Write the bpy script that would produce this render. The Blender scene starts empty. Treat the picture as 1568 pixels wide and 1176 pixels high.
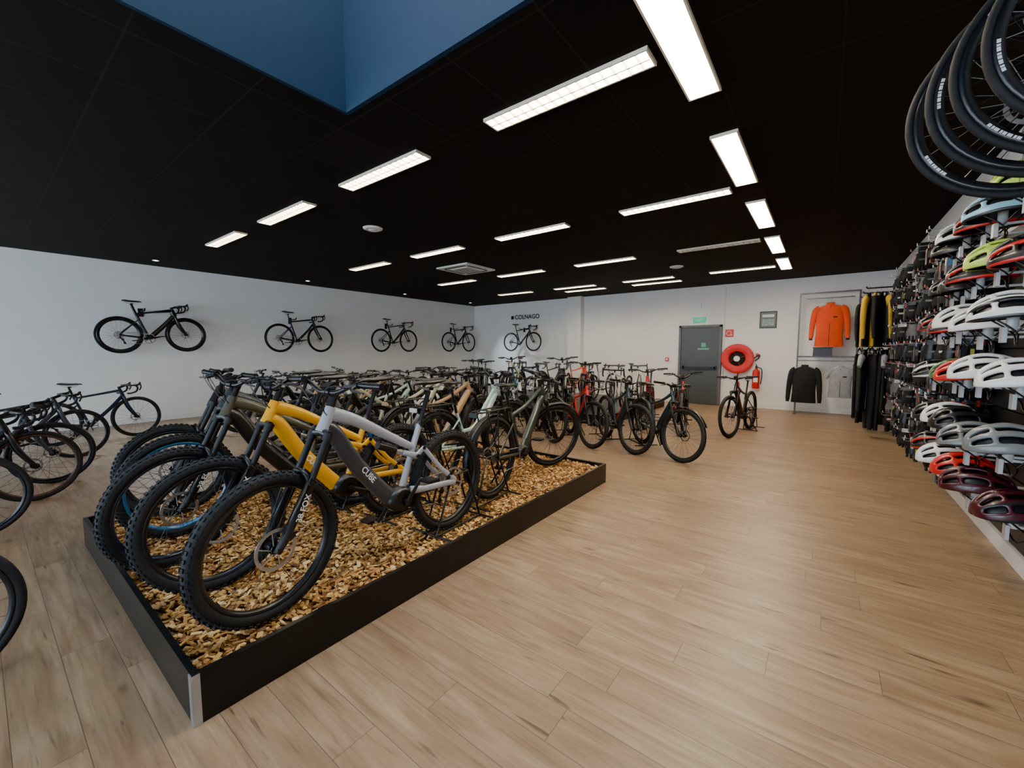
import bpy, math, random
from mathutils import Vector, Matrix
random.seed(11)
V=Vector; pi=math.pi
sc=bpy.context.scene
COL=sc.collection
CEIL=3.28; XL=-11.35; XR=1.17; YB=12.45; YF=-5.0

# ------------------------------------------------------------------ materials
def nmat(name,col,rough=.5,metal=0.,var=.06,scale=12.,bump=0.,coat=0.,emit=None,es=0.):
    m=bpy.data.materials.new(name); m.use_nodes=True
    nt=m.node_tree; b=nt.nodes['Principled BSDF']
    b.inputs['Roughness'].default_value=rough; b.inputs['Metallic'].default_value=metal
    if coat: b.inputs['Coat Weight'].default_value=coat
    tc=nt.nodes.new('ShaderNodeTexCoord'); n=nt.nodes.new('ShaderNodeTexNoise')
    n.inputs['Scale'].default_value=scale; n.inputs['Detail'].default_value=4
    nt.links.new(tc.outputs['Object'],n.inputs['Vector'])
    r=nt.nodes.new('ShaderNodeValToRGB')
    c=V(col)
    r.color_ramp.elements[0].position=.3; r.color_ramp.elements[1].position=.7
    r.color_ramp.elements[0].color=(*(c*(1-var)),1); r.color_ramp.elements[1].color=(*[min(1,k*(1+var)) for k in c],1)
    nt.links.new(n.outputs['Fac'],r.inputs['Fac']); nt.links.new(r.outputs['Color'],b.inputs['Base Color'])
    if bump:
        bp=nt.nodes.new('ShaderNodeBump'); bp.inputs['Strength'].default_value=bump; bp.inputs['Distance'].default_value=.01
        nt.links.new(n.outputs['Fac'],bp.inputs['Height']); nt.links.new(bp.outputs['Normal'],b.inputs['Normal'])
    if emit:
        b.inputs['Emission Color'].default_value=(*emit,1); b.inputs['Emission Strength'].default_value=es
    return m

M_wall=nmat('wall_paint',(.85,.84,.81),.85,var=.015,scale=3)
M_trimw=nmat('white_trim',(.8,.79,.76),.5,var=.02)
M_black=nmat('black_lacquer',(.007,.007,.008),.35,var=.2)
M_blue=nmat('blue_paint',(.002,.022,.052),.8,var=.04)
M_tire=nmat('rubber',(.011,.011,.012),.75,var=.3,scale=30)
M_part=nmat('black_parts',(.010,.010,.011),.38,var=.2)
M_metal=nmat('brushed_metal',(.42,.42,.43),.35,.9,var=.08,scale=40)
M_rim=nmat('carbon_rim',(.014,.014,.016),.3,var=.2)
M_decal=nmat('white_decal',(.75,.75,.75),.5)
M_alu=nmat('aluminium',(.5,.5,.5),.35,.8)
M_red=nmat('signal_red',(.6,.012,.01),.45)
M_white=nmat('white_plastic',(.8,.8,.8),.4,var=.02)

def frame_mat(name,col,metal=.0,rough=.3): return nmat('paint_'+name,col,rough,metal,var=.05,scale=5,coat=.4)
FM={k:frame_mat(k,*v) for k,v in {
 'silver':((.36,.38,.42),.1,.35),'yellow':((.72,.34,.003),0,.35),'black':((.010,.010,.012),0,.35),'olive':((.08,.075,.05),.2,.4),
 'slate':((.04,.045,.055),.2,.35),'blue':((.03,.16,.34),.2,.35),'mint':((.45,.64,.56),0,.35),'white':((.72,.72,.70),0,.35),
 'tan':((.48,.28,.14),0,.4),'red':((.60,.008,.008),0,.3),'petrol':((.02,.05,.065),.2,.35),'green':((.035,.05,.04),.2,.4),
 'grey':((.24,.25,.26),.2,.4),'orange':((.7,.12,.015),0,.4),'sky':((.12,.4,.62),0,.35),'brown':((.06,.025,.02),0,.5),'navy':((.01,.02,.045),.2,.3),'cream':((.52,.50,.36),0,.4)}.items()}

# ------------------------------------------------------------------ mesh builder
def cr(pts,sub=6,closed=False):
    P=[V(p) for p in pts]; out=[]; N=len(P)
    rng=range(N) if closed else range(N-1)
    for i in rng:
        if closed: a,b,c,d=P[i-1],P[i],P[(i+1)%N],P[(i+2)%N]
        else: a,b,c,d=P[max(i-1,0)],P[i],P[i+1],P[min(i+2,N-1)]
        for k in range(sub):
            t=k/sub
            out.append(.5*((2*b)+(c-a)*t+(2*a-5*b+4*c-d)*t*t+(3*b-a-3*c+d)*t**3))
    if not closed: out.append(P[-1])
    return out
def lerpr(vals,n):
    out=[]
    for i in range(n):
        t=i/(n-1)*(len(vals)-1); k=min(int(t),len(vals)-2); f=t-k
        a,b=vals[k],vals[k+1]
        if not isinstance(a,tuple): a=(a,a)
        if not isinstance(b,tuple): b=(b,b)
        out.append((a[0]*(1-f)+b[0]*f,a[1]*(1-f)+b[1]*f))
    return out
class MB:
    def __init__(s): s.v=[];s.f=[];s.m=[];s.sm=[];s.M=None
    def add(s,verts,faces,mat=0,smooth=True):
        o=len(s.v)
        if s.M is not None: verts=[s.M@V(p) for p in verts]
        s.v.extend([tuple(p) for p in verts])
        s.f.extend([tuple(i+o for i in f) for f in faces])
        s.m.extend([mat]*len(faces)); s.sm.extend([smooth]*len(faces))
    def tube(s,pts,r,mat=0,n=8,ref=None,caps=True,closed=False,smooth=True):
        pts=[V(p) for p in pts]; N=len(pts)
        if not isinstance(r,list): r=[r]*N
        elif len(r)!=N: r=lerpr(r,N)
        verts=[];prev=None
        for i in range(N):
            t=(pts[(i+1)%N]-pts[i-1]) if closed else (pts[min(i+1,N-1)]-pts[max(i-1,0)])
            if t.length<1e-9: t=V((0,0,1))
            t.normalize()
            base=V(ref) if ref is not None else (prev if prev is not None else (V((0,1,0)) if abs(t.y)<.8 else V((1,0,0))))
            b1=base-t*base.dot(t)
            if b1.length<1e-3: b1=V((0,0,1))-t*t.z
            if b1.length<1e-3: b1=V((1,0,0))
            b1.normalize(); prev=b1; b2=t.cross(b1)
            ra,rb=r[i] if isinstance(r[i],tuple) else (r[i],r[i])
            for k in range(n):
                a=2*pi*k/n; verts.append(pts[i]+b1*(math.cos(a)*ra)+b2*(math.sin(a)*rb))
        F=[]
        for i in range(N if closed else N-1):
            j=(i+1)%N
            for k in range(n):
                l=(k+1)%n; F.append((i*n+k,i*n+l,j*n+l,j*n+k))
        s.add(verts,F,mat,smooth)
        if caps and not closed:
            s.add(verts[:n],[tuple(reversed(range(n)))],mat,False); s.add(verts[-n:],[tuple(range(n))],mat,False)
    def cyl(s,a,b,r,mat=0,n=12,r2=None): s.tube([a,b],[r,r if r2 is None else r2],mat,n)
    def box(s,c,size,mat=0,R=None,taper=1.):
        hx,hy,hz=[k/2 for k in size]; P=[]
        for z in (-1,1):
            tp=taper if z>0 else 1
            for x,y in ((-1,-1),(1,-1),(1,1),(-1,1)):
                p=V((x*hx*tp,y*hy*tp,z*hz)); P.append((R@p if R else p)+V(c))
        s.add(P,[(3,2,1,0),(4,5,6,7),(0,1,5,4),(1,2,6,5),(2,3,7,6),(3,0,4,7)],mat,False)
    def rev(s,prof,c,mat,n=48,closed=True,smooth=True,ax='Y',a0=0,a1=2*pi):
        verts=[];P=len(prof); full=abs(a1-a0-2*pi)<1e-6; cnt=n if full else n+1
        for i in range(cnt):
            a=a0+(a1-a0)*i/n; ca,sa=math.cos(a),math.sin(a)
            for r,h in prof:
                if ax=='Y': verts.append((c[0]+r*ca,c[1]+h,c[2]+r*sa))
                elif ax=='Z': verts.append((c[0]+r*ca,c[1]+r*sa,c[2]+h))
                else: verts.append((c[0]+h,c[1]+r*ca,c[2]+r*sa))
        F=[]
        for i in range(n):
            j=(i+1)%cnt
            for k in range(P if closed else P-1):
                l=(k+1)%P; F.append((i*P+k,i*P+l,j*P+l,j*P+k))
        s.add(verts,F,mat,smooth)
    def loft(s,rings,mat=0,caps=True,smooth=True):
        n=len(rings[0]); verts=[p for r in rings for p in r];F=[]
        for i in range(len(rings)-1):
            for k in range(n):
                l=(k+1)%n;F.append((i*n+k,i*n+l,(i+1)*n+l,(i+1)*n+k))
        s.add(verts,F,mat,smooth)
        if caps:
            s.add(rings[0],[tuple(reversed(range(n)))],mat,smooth); s.add(rings[-1],[tuple(range(n))],mat,smooth)
    def text(s,txt,size,Mx,mat):
        vs,fs=textgeo(txt,size); s.add([Mx@V(p) for p in vs],fs,mat,False)
    def mesh(s,name,mats):
        me=bpy.data.meshes.new(name); me.from_pydata(s.v,[],s.f)
        me.polygons.foreach_set('material_index',s.m); me.polygons.foreach_set('use_smooth',s.sm)
        for m in mats: me.materials.append(m)
        me.update(); return me
_tc={}
def textgeo(txt,size):
    if txt not in _tc:
        cu=bpy.data.curves.new('t','FONT'); cu.body=txt; cu.size=1; cu.align_x='CENTER'; cu.align_y='CENTER'; cu.offset=.02
        o=bpy.data.objects.new('t',cu); COL.objects.link(o); bpy.context.view_layer.update()
        me=bpy.data.meshes.new_from_object(o)
        _tc[txt]=([v.co.copy() for v in me.vertices],[tuple(p.vertices) for p in me.polygons])
        bpy.data.objects.remove(o); bpy.data.curves.remove(cu)
    vs,fs=_tc[txt]; return [v*size for v in vs],fs
def obj(name,me,loc=(0,0,0),rot=(0,0,0),scale=(1,1,1),parent=None):
    o=bpy.data.objects.new(name,me); o.location=loc; o.rotation_euler=rot; o.scale=scale; COL.objects.link(o)
    if parent: o.parent=parent
    return o

# ------------------------------------------------------------------ bicycles
FR,AC,TI,BK,ME,RI,DE=range(7)
def bmats(frame,acc,rim=None,tire=None): return [FM[frame],FM[acc],tire or M_tire,M_part,M_metal,rim or M_rim,M_decal]
def wheel(m,c,R,tr,depth=.022,knob=False,nsp=28,front=True,disc=.09,side=1,decal=0,n=56,sr=.0013,smat=BK):
    c=V(c); rc=R-tr
    m.rev([(rc+tr*math.cos(a),tr*math.sin(a)) for a in [2*pi*k/10 for k in range(10)]],c,TI,n=n)
    ro=rc-tr*.75; w=max(tr*.6,.011)
    m.rev([(ro,-w),(ro,w),(ro-depth*.4,w*1.02),(ro-depth,.006),(ro-depth,-.006),(ro-depth*.4,-w*1.02)],c,RI,n=n)
    ri=ro-depth+.002; hw=.032 if front else .036
    for i in range(nsp):
        sd=1 if i%2 else -1; a=2*pi*i/nsp; b=a+(.9 if (i//2)%2 else -.9)
        m.tube([c+V((.024*math.cos(b),sd*hw,.024*math.sin(b))),c+V((ri*math.cos(a),0,ri*math.sin(a)))],sr,smat,n=3,caps=False)
    m.cyl(c+V((0,-hw-.02,0)),c+V((0,hw+.02,0)),.014,BK)
    for sd in(-1,1): m.cyl(c+V((0,sd*hw-.003,0)),c+V((0,sd*hw+.003,0)),.027,BK,16)
    if disc:
        y=side*(hw+.016)
        m.rev([(disc,y-.0012),(disc,y+.0012),(disc-.016,y+.0012),(disc-.016,y-.0012)],c,ME,n=36,smooth=False)
        for i in range(6):
            a=2*pi*i/6; m.tube([c+V((.02*math.cos(a),y,.02*math.sin(a))),c+V(((disc-.01)*math.cos(a+.35),y,(disc-.01)*math.sin(a+.35)))],.003,ME,n=4)
        m.cyl(c+V((0,y-.004,0)),c+V((0,y+.004,0)),.024,BK,12)
    if knob:
        for i in range(66):
            for j,off in enumerate((-.95,-.36,.36,.95)):
                a=2*pi*(i+(.5 if j in(1,2) else 0))/66; rr=rc+tr*math.cos(off)+.0015
                p=c+V((rr*math.cos(a),tr*math.sin(off),rr*math.sin(a)))
                Rm=Matrix.Rotation(-a,3,'Y')@Matrix.Rotation(off,3,'Z')
                m.box(p,(.008,.011 if j in(1,2) else .009,.017),TI,Rm)
    if decal:
        for k in range(decal):
            a0=2*pi*k/decal
            for sd in(-1,1):
                q=0
                for wd in (.05,.03,.06,.03,.045,.06,.03,.05):
                    m.rev([(ro-depth*.3,sd*(w*1.03+.001)),(ro-depth*.62,sd*(w*.75+.003))],c,DE,n=3,closed=False,a0=a0+q,a1=a0+q+wd*.75); q+=wd
def saddle(m,p,tilt=0):
    p=V(p); rings=[]
    for x,w,h,zz in ((.145,.010,.008,-.006),(.13,.019,.014,0),(.07,.024,.02,.002),(.02,.036,.022,.0),(-.04,.062,.024,.004),(-.09,.07,.022,.012),(-.125,.055,.016,.014),(-.135,.03,.008,.012)):
        rings.append([p+V((x,w*math.cos(a),zz+h*(math.sin(a) if math.sin(a)>0 else .6*math.sin(a)))) for a in [2*pi*k/14 for k in range(14)]])
    m.loft(rings,BK)
    for sd in(-1,1): m.tube(cr([p+V((.1,sd*.012,-.008)),p+V((.05,sd*.02,-.035)),p+V((-.04,sd*.022,-.035)),p+V((-.1,sd*.035,-.005))],4),.0035,ME,n=5)
    m.box(p+V((0,0,-.04)),(.04,.05,.02),BK)
def cranks(m,BB,RA,ang=.3,ring=.075,y=-.05,guard=False):
    BB=V(BB)
    for sd,aa in((-1,ang),(1,ang+pi)):
        a=BB+V((0,sd*.075,0)); b=a+V((.17*math.cos(aa),sd*.012,.17*math.sin(aa)))
        m.tube([a,b],[(.008,.018),(.007,.012)],BK,n=8,ref=(0,1,0))
        m.cyl(b,b+V((0,sd*.03,0)),.006,ME,8)
        m.box(b+V((0,sd*.075,0)),(.09,.085,.014),BK)
        m.box(b+V((0,sd*.075,0)),(.05,.095,.018),BK)
    m.cyl(BB+V((0,-.08,0)),BB+V((0,.08,0)),.02,BK)
    m.rev([(ring,y-.002),(ring,y+.002),(ring-.014,y+.002),(ring-.014,y-.002)],BB,ME if not guard else BK,n=36,smooth=False)
    for i in range(5):
        a=2*pi*i/5; m.tube([BB+V((0,y,0)),BB+V(((ring-.01)*math.cos(a),y,(ring-.01)*math.sin(a)))],.006,BK,n=5)
    c=V(RA); rk=.05
    for i,(rr) in enumerate((.055,.05,.044,.038,.032,.027)):
        yy=-.028-.004*i; m.rev([(rr,yy-.001),(rr,yy+.001),(.01,yy+.001),(.01,yy-.001)],c,ME,n=24,smooth=False)
    for (r1,r2,sgn) in((ring,.05,1),):
        m.tube([BB+V((0,y,ring)),c+V((0,y+.012,.05))],.0035,ME,n=4)
    pu=c+V((.03,y+.015,-.085)); pl=c+V((.055,y+.015,-.15))
    m.tube([BB+V((0,y,-ring)),pl+V((0,0,-.018))],.0035,ME,n=4)
    m.cyl(pu+V((0,-.005,0)),pu+V((0,.005,0)),.02,BK,10); m.cyl(pl+V((0,-.005,0)),pl+V((0,.005,0)),.02,BK,10)
    m.tube([pu+V((0,-.008,0)),pl+V((0,-.008,0))],[(.003,.012),(.003,.012)],BK,n=6,ref=(0,1,0))
    m.tube([c+V((0,y,0)),c+V((-.01,y-.02,-.05)),pu],.012,BK,n=6)
def stem_bar(m,top,d,w=.76,rise=.02,stemlen=.05,grip=True,display=True,back=.03):
    fw=V((d.z,0,-d.x)); c=top+fw*stemlen+d*.01
    m.cyl(top-d*.06,top+d*.03,.018,BK); m.tube([top+d*.01,c],[.016,.018],BK,n=10)
    m.cyl(c+V((0,-.028,0)),c+V((0,.028,0)),.021,BK)
    h=w/2; pts=[c+V((-back,-h,rise)),c+V((-back*.5,-h*.55,rise*.95)),c+V((0,-h*.2,.002)),c,c+V((0,h*.2,.002)),c+V((-back*.5,h*.55,rise*.95)),c+V((-back,h,rise))]
    L=cr(pts,4); m.tube(L,[.011,.012,.0155,.012,.011],BK,n=8,ref=(0,0,1))
    for sd in(-1,1):
        e=V((c.x-back,sd*h,c.z+rise)); i=V((c.x-back*.68,sd*(h-.13),c.z+rise*.97))
        m.tube([i,e],.0165,BK,n=10); m.cyl(e,e+V((0,sd*.004,0)),.018,BK)
        k=i+V((0,-sd*.03,0)); m.cyl(k+V((0,-.01,0)),k+V((0,.01,0)),.019,BK)
        m.tube([k+V((.01,0,-.005)),k+V((.04,0,-.015)),k+V((.055,sd*.02,-.022)),k+V((.05,sd*.1,-.03))],[.012,.013,.007,.005],BK,n=6)
        m.tube([k+V((.02,0,-.01)),k+V((.045,-sd*.05,-.008))],.011,BK,n=8)
        hb=k+V((.045,-sd*.05,-.008))
        m.tube(cr([hb,hb+V((.06,-sd*.06,-.01)),top+V((.09,sd*.03,-.06)),top+V((.03,sd*.015,-.12))],6),.003,BK,n=5)
    if display: m.box(c+V((.0,0,.035)),(.05,.06,.014),BK,Matrix.Rotation(.5,3,'Y'))
    return c
def stand(m,RA,R):
    x=RA.x; 
    for sd in(-1,1):
        m.tube([V((x-.30,sd*.055,.012)),V((x-.16,sd*.055,.40)),V((x+.02,sd*.055,.40)),V((x+.18,sd*.055,.012))],.008,BK,n=6)
        m.tube([V((x-.32,sd*.055,.01)),V((x+.2,sd*.055,.01))],.008,BK,n=6)
    for xx in(-.30,.18): m.tube([V((x+xx,-.19,.01)),V((x+xx,.19,.01))],.008,BK,n=6)
    m.tube([V((x-.16,-.055,.40)),V((x-.16,.055,.40))],.008,BK,n=6)
def steerM(p,d,ang): return Matrix.Translation(p)@Matrix.Rotation(ang,4,d)@Matrix.Translation(-p)
def susfork(m,FA,p,d,crown,htt,col=BK,lr=.022,dec=None):
    fw=V((d.z,0,-d.x))
    ax=V(FA); L=(crown-p).length
    for sd in(-1,1):
        o=V((0,sd*.066,0)); b=ax+o+d*(-.015); t=p+o+d*(L*.57)+fw*.018
        cs=crown+o*.97
        m.tube([b,ax+o+d*.04+fw*-.012,t+fw*-.016,t],[.018,.022,lr,lr*1.02],col,n=12)
        m.tube([t+fw*-.014,cs],.0175,BK,n=12)
        m.cyl(cs-d*.03,cs+d*.012,.025,col,12)
        m.cyl(ax+o*.8,ax+o*1.3,.013,BK,10)
    t=p+d*(L*.57)
    m.tube(cr([t+V((0,-.066,0))+d*-.01,t+V((0,-.045,0))+fw*.035+d*.035,t+fw*.045+d*.045,t+V((0,.045,0))+fw*.035+d*.035,t+V((0,.066,0))+d*-.01],4),.013,col,n=8)
    m.tube([crown+V((0,-.07,0)),crown+d*.012,crown+V((0,.07,0))],[(.024,.02)]*3,col,n=10,ref=(0,0,1))
    m.box(ax+V((-.055,.062,.06)),(.035,.03,.06),BK,Matrix.Rotation(.5,3,'Y'))
    if dec:
        for sd in(-1,1):
            X=d*1.0; Zn=V((0,sd,0)); Y=Zn.cross(X)
            Mx=Matrix((X,Y,Zn)).transposed().to_4x4(); Mx.translation=p+d*(L*.36)+V((0,sd*(.066+lr*1.1),0))+fw*.010
            m.text(dec,.042,Mx,DE)
def mtb(fs=True,steer=0,cr_ang=.3,st=True,deep=False,txt='CUBE',R=.362,tr=.031,barw=.75):
    m=MB(); BB=V((0,0,.345)); RA=V((-.455,0,R)); FA=V((.80,0,R)); d=V((-.4226,0,.9063)); p=V((.762,0,R-.018))
    crown=p+d*.575; htt=crown+d*.15
    wheel(m,RA,R,tr,knob=True,front=False,disc=.1)
    m.tube([crown+d*.012,crown+d*.05,htt],[.035,.031,.028],FR,n=14)
    a=crown+d*.045; b=BB+V((.085,0,.045))
    L=cr([a,a+V((-.06,0,-.055)),(a+b)/2+V((.008,0,-.012)),b],5)
    m.tube(L,[(.027,.03),(.033,.045),(.034,.048),(.034,.048),(.034,.052)],AC,n=14,ref=(0,1,0))
    if txt:
        for sd in(-1,1):
            X=(a-b).normalized() if sd<0 else (b-a).normalized()
            Zn=V((0,sd,0)); Y=Zn.cross(X)
            Mx=Matrix((X,Y,Zn)).transposed().to_4x4(); Mx.translation=a*.40+b*.60+V((.006,sd*.0395,-.012)); m.text(txt,.05,Mx,DE)
    rings=[]
    for yy,s in((-.055,.75),(-.045,1.),(.045,1.),(.055,.75)):
        rings.append([BB+V((.005+.095*s*math.cos(t)*(1.15 if math.cos(t)>0 else .8),yy,.02+.075*s*math.sin(t))) for t in [2*pi*k/18 for k in range(18)]])
    m.loft(rings,BK)
    for sd in(-1,1): m.rev([(.05,sd*.0565),(.042,sd*.0575),(.02,sd*.0575)],BB+V((.01,0,.02)),BK,n=20,closed=False)
    st_top=V((-.185,0,.82))
    m.tube([BB+V((-.01,0,.06)),st_top],[(.02,.022),(.02,.02)],FR,n=12,ref=(0,1,0))
    m.cyl(st_top-V((-.003,0,.02)),st_top+V((-.005,0,.012)),.023,BK)
    tt=htt-d*.035; 
    m.tube(cr([tt,tt+V((-.16,0,-.06)),V((.08,0,.78)),V((-.125,0,.665))],5),[(.026,.042),(.024,.034),(.022,.028),(.019,.022)],FR,n=12,ref=(0,1,0))
    m.tube([V((-.125,0,.655)),V((-.165,0,.745))],[(.014,.014),(.01,.01)],FR,n=8)
    sp=V((-.275,0,1.03)); m.tube([st_top,sp],.0155,BK,n=12); saddle(m,sp+V((0,0,.055)))
    if fs:
        piv=V((-.055,0,.40)); rk=V((-.085,0,.64)); se=V((-.175,0,.66))
        for sd in(-1,1):
            m.tube([piv+V((0,sd*.035,0)),V((-.17,sd*.055,.385)),RA+V((0,sd*.07,.0))],[(.014,.03),(.01,.02),(.01,.022)],FR,n=8,ref=(0,1,0))
            m.tube([RA+V((0,sd*.07,.01)),V((-.33,sd*.06,.48)),se+V((0,sd*.045,0))],[(.009,.02),(.009,.016),(.01,.017)],FR,n=8,ref=(0,1,0))
            m.tube([se+V((0,sd*.045,0)),V((-.12,sd*.038,.615)),V((-.02,sd*.03,.655))],[(.008,.018),(.008,.024),(.008,.014)],FR,n=8,ref=(0,1,0))
            for q in(se,V((-.12,0,.615))): m.cyl(q+V((0,sd*.03,0)),q+V((0,sd*.056,0)),.013,BK)
        m.tube([V((-.02,0,.655)),V((.06,0,.69))],.013,ME,n=10); m.tube([V((.03,0,.678)),V((.16,0,.735))],.024,BK,n=12)
        m.tube([V((.06,.0,.71)),V((.14,.0,.745))],.015,BK,n=10)
    else:
        for sd in(-1,1):
            m.tube([BB+V((-.03,sd*.035,.01)),RA+V((0,sd*.07,0))],[(.011,.018),(.009,.012)],FR,n=8,ref=(0,1,0))
            m.tube([RA+V((0,sd*.07,.01)),V((-.14,sd*.03,.66))],[(.009,.012),(.009,.011)],FR,n=8,ref=(0,1,0))
    m.box(RA+V((.05,.06,.06)),(.05,.028,.03),BK,Matrix.Rotation(.6,3,'Y'))
    cranks(m,BB,RA,cr_ang)
    m.M=steerM(crown,d,steer)
    wheel(m,FA,R,tr,knob=True,disc=.1)
    susfork(m,FA,p,d,crown,htt,BK,.026,'38 FOX')
    stem_bar(m,htt+d*.06,d,barw,.05,display=True)
    m.M=None
    if st: stand(m,RA,R)
    return m
def hardtail(steer=0,cr_ang=1.,R=.365,tr=.027,fend=False,step=False,rigid=False,rack=False,basket=False,rise=.03,back=.03,st=True,eb=True):
    m=MB(); BB=V((0,0,.30)); RA=V((-.455,0,R)); FA=V((.70,0,R)); d=V((-.37,0,.929)).normalized(); p=FA-V((d.z,0,-d.x))*.045
    crown=p+d*.46; htt=crown+d*.17
    wheel(m,RA,R,tr,front=False,disc=.08); 
    m.tube([crown+d*.01,htt],[.028,.025],FR,n=12)
    a=crown+d*.045; b=BB+V((.05,0,.03)); rr=(.034,.044) if eb else (.02,.024)
    m.tube(cr([a,a+V((-.05,0,-.045)),(a+b)/2,b],4),[(.024,.028),rr,rr,rr],FR,n=12,ref=(0,1,0))
    if eb:
        for sd in(-1,1):
            m.tube([a*.75+b*.25+V((0,sd*.006,.02)),a*.15+b*.85+V((0,sd*.006,.02))],[(.03,.032)]*2,AC,n=10,ref=(0,1,0))
        rings=[[BB+V((.03+.085*s*math.cos(t),yy,.015+.065*s*math.sin(t))) for t in [2*pi*k/16 for k in range(16)]] for yy,s in((-.055,.7),(-.045,1.),(.045,1.),(.055,.7))]
        m.loft(rings,BK)
    stt=V((-.165,0,.74 if not step else .68))
    m.tube([BB,stt],.0175,FR,n=12)
    if step: m.tube(cr([htt-d*.06,htt+V((-.16,0,-.25)),V((.1,0,.50)),V((-.1,0,.48))],5),[(.018,.024),(.017,.02)],FR,n=10,ref=(0,1,0))
    else: m.tube(cr([htt-d*.03,V((.15,0,.77)),V((-.15,0,.69))],5),[(.02,.026),(.018,.02),(.016,.018)],FR,n=10,ref=(0,1,0))
    sp=V((-.23,0,.93)); m.tube([stt,sp],.0145,BK,n=10); saddle(m,sp+V((0,0,.05)))
    for sd in(-1,1):
        m.tube([BB+V((-.02,sd*.03,.01)),RA+V((0,sd*.068,0))],[(.01,.016),(.008,.01)],FR,n=8,ref=(0,1,0))
        m.tube([RA+V((0,sd*.068,.01)),V((-.145,sd*.025,.62))],[(.008,.010)]*2,FR,n=8,ref=(0,1,0))
    cranks(m,BB,RA,cr_ang)
    def fender(c,a0,a1):
        rf=R+.014; m.rev([(rf,-.028),(rf+.006,-.012),(rf+.006,.012),(rf,.028),(rf-.001,.028),(rf+.004,.012),(rf+.004,-.012),(rf-.001,-.028)],c,BK,n=22,a0=a0,a1=a1)
        for sd in(-1,1):
            e=c+V((rf*math.cos((a0+a1)/2+.75*(1 if c.x<0 else 1)),sd*.028,rf*math.sin((a0+a1)/2+.75)))
            m.tube([c+V((0,sd*.07,.0)),e],.003,BK,n=4)
    if fend: fender(RA,.5,pi+.35)
    if rack:
        z=R*2+.06
        for sd in(-1,1):
            m.tube([V((-.2,sd*.05,z-.02)),V((-.28,sd*.06,z)),V((-.66,sd*.06,z)),V((-.7,sd*.03,z))],.007,BK,n=6)
            m.tube([RA+V((0,sd*.075,.0)),V((-.45,sd*.06,z))],.006,BK,n=6); m.tube([RA+V((0,sd*.075,.0)),V((-.6,sd*.06,z))],.006,BK,n=6)
        for xx in(-.3,-.42,-.54,-.66): m.tube([V((xx,-.06,z)),V((xx,.06,z))],.005,BK,n=5)
        m.box((-.72,0,z-.02),(.02,.08,.035),AC)
    m.tube([V((-.12,.05,.30)),V((-.2,.2,.015))],.009,BK,n=6)
    m.M=steerM(crown,d,steer)
    wheel(m,FA,R,tr,disc=.08)
    if fend: fender(FA,.45,pi+.55)
    if rigid:
        for sd in(-1,1): m.tube([FA+V((0,sd*.055,0)),p+d*.2+V((0,sd*.058,0)),crown+V((0,sd*.045,0)),crown+d*.02],[.010,.016,.02,.02],FR,n=8)
    else: susfork(m,FA,p,d,crown,htt,BK,.02)
    m.box(crown+V((.06,0,.0)),(.05,.05,.04),BK)
    stem_bar(m,htt+d*.05,d,.68,rise,back=back)
    m.M=None
    if st: stand(m,RA,R)
    return m
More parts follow.
